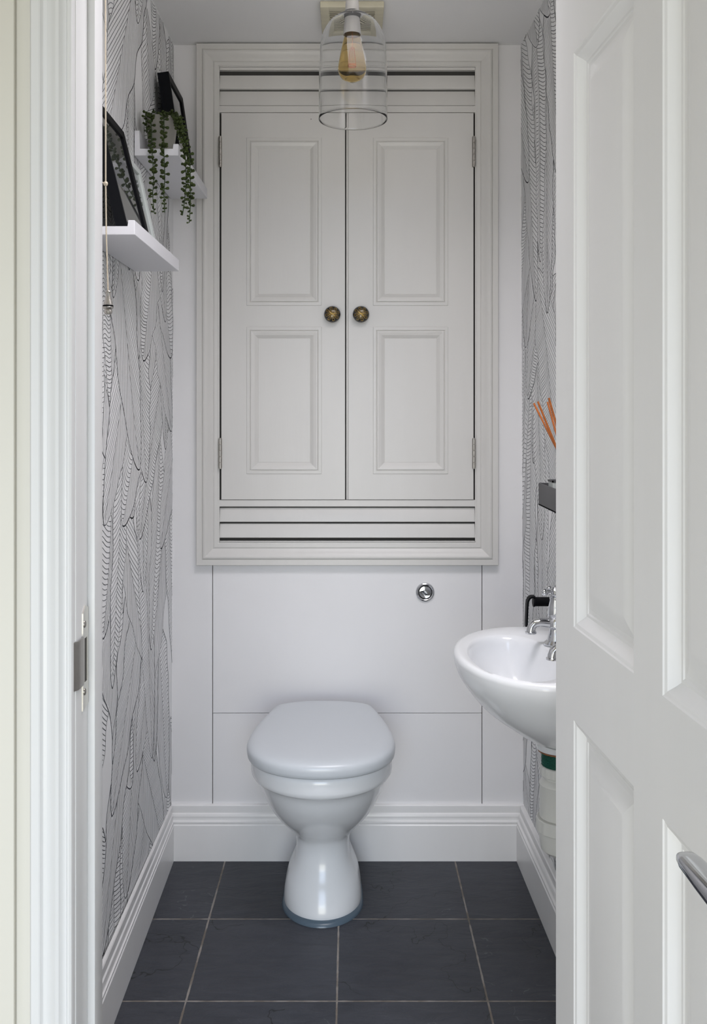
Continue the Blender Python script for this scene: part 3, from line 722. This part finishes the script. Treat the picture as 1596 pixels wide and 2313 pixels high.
# small box beside the bottle
t = thing('tin_box', 'small open grey tin with a dark rim standing in the tray shelf', 'tin', (.447, 1.935, 1.0992))
b0x, b1x, b0y, b1y = .434, .470, 1.988, 2.030; bt = 1.156
mb = MB(); mb.box(b0x, b1x, b0y, b1y, 1.0992, bt-.004); mb.build('body', M['whitef'], t)
mb = MB(); 
for bb in ((b0x-.001, b0x+.002, b0y-.001, b1y+.001), (b1x-.002, b1x+.001, b0y-.001, b1y+.001), (b0x-.001, b1x+.001, b0y-.001, b0y+.002), (b0x-.001, b1x+.001, b1y-.002, b1y+.001)):
    mb.box(*bb, bt-.004, bt)
mb.build('rim', M['shelfgrey'], t)
dx0, dy0, dzm = .4585, 1.945, 1.168
t = thing('reed_diffuser', 'glass reed diffuser with orange brown reeds, its bottle half hidden by the door', 'diffuser', (dx0, dy0, 1.0992))
MB().lathe([(.024, 1.0992), (.026, 1.101), (.026, 1.143), (.022, 1.152), (.0115, 1.157), (.0115, 1.168), (.0095, 1.168), (.0095, 1.157), (.019, 1.149), (.023, 1.143), (.023, 1.103), (.001, 1.102)], (dx0, dy0, 0), 'z', 32).build('bottle', M['brownglass'], t)
def reed(pxl, pyl, d, off):
    x, z = px(pxl, pyl, d); e = Vector((x, d, z)); s = Vector((dx0+off[0], dy0+off[1], dzm))
    dr_ = (e-s).normalized(); s0 = s - dr_*.045
    MB().tube([s0, s, e], .0022, 10).build('reed', M['reed'], t)
reed(1205, 911, 1.99, (.004, .002)); reed(1214, 907, 1.94, (-.002, -.003)); reed(1236, 908, 2.00, (-.001, .004)); reed(1239, 899, 1.93, (.003, -.004)); reed(1290, 905, 1.93, (.002, 0)); reed(1320, 930, 1.97, (.004, .001))

# ------------------------------------------------------------------ picture ledges
def ledge(y0, y1, z0, label, xo_=-.409):
    xw = xl((y0+y1)/2, z0)+.0015
    pr = [(xw, z0), (xo_, z0), (xo_, z0+.028), (xo_-.013, z0+.028), (xo_-.013, z0+.0155), (xw+.0125, z0+.0155), (xw+.0125, z0+.060), (xw, z0+.060)]
    mb = MB().rings([[(x, y0, z) for x, z in pr], [(x, y1, z) for x, z in pr]])
    bmesh.ops.bevel(mb.bm, geom=mb.bm.edges[:], offset=.0008, segments=1, affect='EDGES')
    o = mb.build('picture_ledge', M['ledge']); tag(centre(o), label, 'shelf', 'white picture ledges on the left wall')
Z1L = 1.640; Z2L = 1.916
ledge(1.765, 2.220, Z1L, 'lower white picture ledge on the left wall, holding the leaning frames')
ledge(2.216, 2.662, Z2L, 'upper white picture ledge nearer the corner, holding the trailing plant')

def leaning_frame(y0, y1, zb_, h, xb_, xt_, thick, fw, name, label, mfr, mmount, mart):
    """frame leaning on the left wall: bottom front edge at xb_, top front edge at xt_"""
    ang = math.atan2(xb_-xt_, h); ln = math.hypot(h, xb_-xt_)
    t = thing(name, label, 'picture frame', (xb_, (y0+y1)/2, zb_))
    up = Vector((-math.sin(ang), 0, math.cos(ang))); nr = Vector((math.cos(ang), 0, math.sin(ang)))     # nr faces the room
    base = Vector((xb_, 0, zb_)) 
    lift = thick*math.sin(ang)
    base += Vector((0, 0, lift))
    def P(y, v, n_): return base + Vector((0, y, 0)) + up*v + nr*n_
    W = y1-y0
    mb = MB()
    prof = [(0, -thick), (0, 0), (fw*.3, .0005), (fw, -.002), (fw, -.008)]
    loops = []
    for i, n_ in prof:
        loops.append([P(y0+i, i, n_), P(y1-i, i, n_), P(y1-i, ln-i, n_), P(y0+i, ln-i, n_)])
    mb.rings(loops, True, False); mb.build('moulding', mfr, t, ang=25)
    q = [P(y0+fw*.9, fw*.9, -.009), P(y1-fw*.9, fw*.9, -.009), P(y1-fw*.9, ln-fw*.9, -.009), P(y0+fw*.9, ln-fw*.9, -.009)]
    q2 = [p - nr*.002 for p in q]
    MB().rings([q, q2]).build('mount', mmount, t)
    k = fw+.022
    q = [P(y0+k, k, -.0086), P(y1-k, k, -.0086), P(y1-k, ln-k, -.0086), P(y0+k, ln-k, -.0086)]
    MB().rings([q, [p-nr*.001 for p in q]]).build('print', mart, t)
    q = [P(y0+fw*.95, fw*.95, -.0052), P(y1-fw*.95, fw*.95, -.0052), P(y1-fw*.95, ln-fw*.95, -.0052), P(y0+fw*.95, ln-fw*.95, -.0052)]
    MB().rings([q, [p-nr*.0015 for p in q]]).build('glazing', M['glass'], t)
leaning_frame(1.800, 2.026, Z1L+.0158, .253, -.4310, -.4930, .022, .016, 'photo_frame', 'black photo frame leaning on the lower ledge, nearest the doorway', M['black'], M['mount'], M['art'])
leaning_frame(2.030, 2.150, Z1L+.0158, .205, -.4400, -.4850, .012, .012, 'photo_frame', 'slim white photo frame leaning on the lower ledge behind the black one', M['whitef'], M['whitef'], M['art2'])
leaning_frame(2.435, 2.645, Z2L+.0158, .262, -.4380, -.4760, .030, .018, 'photo_frame', 'black photo frame on the upper ledge behind the trailing plant', M['black'], M['mount'], M['art'])

# trailing plant in a stone pot
pxc, pyc = -.4635, 2.285; zp = Z2L+.0157
t = thing('potted_plant', 'trailing string-of-beads succulent in a round stone pot on the upper ledge', 'potted plant', (pxc, pyc, zp))
MB().lathe([(.027, zp), (.029, zp+.002), (.0385, zp+.085), (.0390, zp+.093), (.0355, zp+.093), (.0340, zp+.082), (.001, zp+.081)], (pxc, pyc, 0), 'z', 40).build('pot', M['pot'], t)
MB().lathe([(.034, zp+.078), (.034, zp+.084), (.001, zp+.088)], (pxc, pyc, 0), 'z', 24).build('soil', M['soil'], t)
rnd = random.Random(4)
def bead(mb, p, d, L_, R_):
    """teardrop leaf from p in direction d"""
    d = Vector(d).normalized(); a = d.orthogonal().normalized(); b = d.cross(a)
    prof = [(0.15, 0), (.45, .25), (.85, .5), (1.0, .72), (.85, .9), (.45, .985), (.03, 1.0)]
    rs = [[Vector(p)+d*L_*h+(a*math.cos(2*PI*k/8)+b*math.sin(2*PI*k/8)*.8)*R_*r for k in range(8)] for r, h in prof]
    mb.rings(rs)
def strand(pts, dens=.0042, big=1.0):
    P_ = [Vector(p) for p in interp(pts, 8)]
    st = MB().tube(P_, .0011, 6).build('strand', M['stem'], t)
    mb = MB(); acc = 0; k_ = 0; tot = sum((b-a).length for a, b in zip(P_, P_[1:])); run = 0
    for a, b in zip(P_, P_[1:]):
        sl = (b-a).length; run += sl; acc += sl
        while acc > dens:
            acc -= dens; k_ += 1
            sc_ = (1 if run < tot*.9 else .6)*rnd.uniform(.85, 1.1)*big
            base_a = [-.3, PI+.3, PI*.5+.2, -PI*.5][k_ % 4] + rnd.uniform(-.6, .6)
            dv = Vector((math.cos(base_a), math.sin(base_a)*.8, rnd.uniform(-.35, .75)))
            bead(mb, b+Vector((0, 0, rnd.uniform(-.001, .001))), dv, .0118*sc_, .0042*sc_)
    mb.build('leaves', M['leaf'], st)
def sp(x, y, d): a, b = px(x, y, d); return (a, d, b)
top = lambda a, b: (pxc+a, pyc+b, zp+.090)
strand([top(-.01, -.005), sp(343, 262, 2.262), sp(341, 270, 2.235), sp(342, 300, 2.230), sp(343, 340, 2.205), sp(347, 400, 2.198), sp(345, 440, 2.196), sp(348, 482, 2.194)])
strand([top(.006, -.010), sp(366, 258, 2.262), sp(370, 268, 2.236), sp(370, 300, 2.230), sp(370, 340, 2.206), sp(372, 400, 2.196), sp(370, 440, 2.196), sp(372, 480, 2.194)])
strand([top(.018, -.012), sp(392, 262, 2.262), sp(400, 275, 2.240), sp(410, 300, 2.226), sp(417, 340, 2.205), sp(420, 400, 2.198), sp(418, 440, 2.196), sp(412, 486, 2.194)])
strand([top(.022, -.004), sp(404, 266, 2.262), sp(412, 285, 2.240), sp(419, 320, 2.220), sp(428, 360, 2.200), sp(430, 420, 2.192), sp(430, 460, 2.190), sp(427, 503, 2.188)])
strand([top(.016, .004), sp(398, 268, 2.25), sp(404, 290, 2.23), sp(405, 315, 2.222)], big=1.0)
strand([top(-.022, 0), sp(330, 256, 2.27), sp(329, 268, 2.258), sp(331, 300, 2.250)], big=.9)
for a, b, c, d_ in ((-.012, -.012, .010, .006), (.012, .0, .02, .014), (0, -.018, -.014, .012), (-.02, .01, .008, .012), (.02, .012, .022, .008)):
    strand([top(a, b), (pxc+a+c*.5, pyc+b-.004, zp+.090+d_), (pxc+a+c, pyc+b-.008, zp+.092+d_)], dens=.0032)

# ------------------------------------------------------------------ pull cord
cd_ = 1.40
xc_, zk = px(244, 657, cd_); zb2 = px(0, 710, cd_)[1]; zkn = px(0, 415, cd_)[1]
t = thing('pull_cord', 'cream light pull cord with a knot and a chrome bell pull beside the left wall', 'pull cord', (xc_, cd_, zb2))
xk, _ = px(238.5, 0, cd_)
MB().tube([(xk-.001, cd_, ZC-.001), (xk, cd_, zkn+.1), (xk, cd_, zkn), ((xk+xc_)/2-.0008, cd_, zkn-.08), (xc_, cd_, zk-.002)], .0011, 8).build('cord', M['cord'], t)
mb = MB().lathe([(.0003, -.0036), (.0022, -.0030), (.0033, -.001), (.0033, .0012), (.0022, .0030), (.0003, .0034)], (xk, cd_, zkn), 'z', 12)
mb.tube([(xk, cd_, zkn), (xk-.006, cd_-.002, zkn+.002), (xk-.011, cd_-.004, zkn+.005)], .0010, 6); mb.build('knot', M['cord'], t)
hgt = zk-zb2
MB().lathe([(r, zb2+h*hgt) for r, h in [(.0005, .0), (.0048, .0), (.0060, .06), (.0062, .14), (.0052, .20), (.0070, .24), (.0080, .28), (.0080, .31), (.0070, .34)]], (xc_, cd_, 0), 'z', 28).build('pull_base', M['steel'], t)
MB().lathe([(r, zb2+h*hgt) for r, h in [(.0068, .32), (.0078, .34), (.0078, .38), (.0068, .40)]], (xc_, cd_, 0), 'z', 28).build('pull_ring', M['black'], t)
MB().lathe([(r, zb2+h*hgt) for r, h in [(.0070, .385), (.0066, .48), (.0050, .62), (.0040, .76), (.0036, .88), (.0040, .93), (.0046, .96), (.0040, 1.0), (.001, 1.01)]], (xc_, cd_, 0), 'z', 28).build('pull_bell', M['steel'], t)
MB().lathe([(.028, ZC-.0005), (.028, ZC-.016), (.022, ZC-.022), (.004, ZC-.024)], (xk, cd_, 0), 'z', 32).build('ceiling_switch', M['holder'], t)

# ------------------------------------------------------------------ pendant lamp
LD = 2.10
def lz(y): return px(0, y, LD)[1]
lx = px(797, 0, LD)[0]; lb = px(795, 0, LD)[0]
t = thing('pendant_lamp', 'ceiling pendant lamp with a clear glass bell shade and an amber filament bulb', 'pendant lamp', (lx, LD, lz(270)))
R = 77.5*LD/F
zb3 = lz(270); zt3 = lz(28)
hh = zt3-zb3
prof = []
for i in range(41):
    a = i/40
    if a < .62: r = R*(1.0 - .035*max(0, (a-.2)/.42)**2)
    else:
        q = (a-.62)/.38; r = R*(.965*math.sqrt(max(0, 1-q**2.3))); 
    prof.append((max(r, .0185), zb3+hh*a))
    if r < .0185: break
inner = [(max(r-.0020, .0165), z-(.0006 if r > R*.6 else .0016)) for r, z in prof[::-1]]
lip_ = [(R-.0022, zb3+.0006), (R-.0012, zb3-.0010), (R-.0001, zb3-.0004)]
full = prof + inner[:-1] + lip_
mb = MB(); o3 = (lx, LD, 0)
rr_ = [[(lx+r*math.cos(2*PI*i/96), LD+r*math.sin(2*PI*i/96), z) for i in range(96)] for r, z in full]; rr_.append(rr_[0])
vs = [[mb.bm.verts.new(p) for p in r] for r in rr_[:-1]]; vs.append(vs[0])
for a, b in zip(vs, vs[1:]):
    for i in range(96): mb.bm.faces.new((a[i], a[(i+1) % 96], b[(i+1) % 96], b[i]))
mb.build('shade', M['glass'], t, ang=70)['label'] = 'clear glass bell shade'
# lamp holder
MB().lathe([(.0045, lz(-14)), (.013, lz(-6)), (.0150, lz(8)), (.0160, lz(24)), (.0160, lz(27)), (.001, lz(28))][::-1], (lb, LD, 0), 'z', 36).build('cap', M['holder'], t)
MB().lathe([(.012, lz(26)), (.0178, lz(27)), (.0186, lz(33)), (.0186, lz(40)), (.0176, lz(42)), (.012, lz(43))], (lb, LD, 0), 'z', 36).build('shade_ring', M['mount'], t)
MB().lathe([(.0170, lz(40)), (.0178, lz(50)), (.0200, lz(74)), (.0206, lz(78)), (.0196, lz(79)), (.0186, lz(76)), (.0150, lz(58)), (.001, lz(56))], (lb, LD, 0), 'z', 40).build('lamp_holder', M['holder'], t)
MB().tube([(lb, LD, lz(-12)), (lb, LD, ZC-.02)], .0032, 10).build('flex', M['holder'], t)
MB().lathe([(.045, ZC-.0005), (.045, ZC-.012), (.030, ZC-.022), (.006, ZC-.030)], (lb, LD, 0), 'z', 36).build('ceiling_rose', M['holder'], t)
bp = [(.0155, lz(62)), (.0165, lz(76)), (.0205, lz(92)), (.0245, lz(110)), (.0285, lz(130)), (.0312, lz(145)), (.0322, lz(156)), (.0305, lz(166)), (.0240, lz(176)), (.0140, lz(182)), (.0070, lz(185)), (.0003, lz(187))]
bp = [tuple(k) for k in interp(bp, 4)]
bulb = MB().lathe(bp, (lb, LD, 0), 'z', 48).build('bulb', M['amber'], t); bulb['label'] = 'teardrop amber filament bulb'
bin_ = [(max(r-.0009, .0002), z+(.0009 if i > 34 else 0)) for i, (r, z) in enumerate(bp)]
MB().lathe(bin_, (lb, LD, 0), 'z', 48).build('bulb_lining', M['amber'], bulb)
# flip the lining so the bulb is hollow
me = bpy.data.objects['bulb_lining'].data; me.flip_normals()
mb = MB()
for k_ in range(6):
    a = 2*PI*k_/6+.3
    mb.tube([(lb+.005*math.cos(a), LD+.005*math.sin(a), lz(108)), (lb+.0095*math.cos(a), LD+.0095*math.sin(a), lz(148))], .0006, 6)
mb.build('filament', M['filament'], bulb)['label'] = 'orange filament strands'
mb = MB().tube([(lb, LD, lz(72)), (lb+.001, LD, lz(100)), (lb, LD, lz(112))], .0008, 6)
mb.build('filament_support', M['filament'], bulb); mb = MB().lathe([(.0005, lz(106)), (.003, lz(108)), (.003, lz(111)), (.0005, lz(113))], (lb, LD, 0), 'z', 12)
mb.build('glass_bead', M['filament'], bulb); mb = MB().lathe([(.0092, lz(146)), (.0098, lz(147)), (.0098, lz(150)), (.0092, lz(151))], (lb, LD, 0), 'z', 20, False, False); mb.build('filament_ring', M['filament'], bulb)

# ------------------------------------------------------------------ extractor vent
vy0, vy1 = 2.42, 2.598; vx0, vx1 = px(727, 0, 2.598)[0], px(862, 0, 2.598)[0]
t = thing('ceiling_vent', 'square cream extractor vent with a slotted grille on the ceiling above the lamp', 'vent', ((vx0+vx1)/2, (vy0+vy1)/2, ZC-.018))
zv = ZC-.018
gx0, gx1, gy0, gy1 = vx0+.024, vx1-.024, vy0+.03, vy1-.030
mb = MB(); mb.box(vx0, gx0, vy0, vy1, zv, ZC-.0005, bev=.003); mb.box(gx1, vx1, vy0, vy1, zv, ZC-.0005, bev=.003)
mb.box(gx0-.004, gx1+.004, vy0, gy0, zv, ZC-.0005, bev=.003); mb.box(gx0-.004, gx1+.004, gy1, vy1, zv, ZC-.0005, bev=.003)
mb.build('cover', M['cream'], t)
MB().box(gx0, gx1, gy0, gy1, ZC-.003, ZC-.001).build('backing', M['grille'], t)
mb = MB(); ns = 10
for k_ in range(ns):
    ya = gy0+(gy1-gy0)*(k_+.2)/ns; yb_ = gy0+(gy1-gy0)*(k_+.66)/ns
    mb.box(gx0-.002, gx1+.002, ya, yb_, zv+.0002, zv+.0012)
mb.build('grille', M['cream'], t)
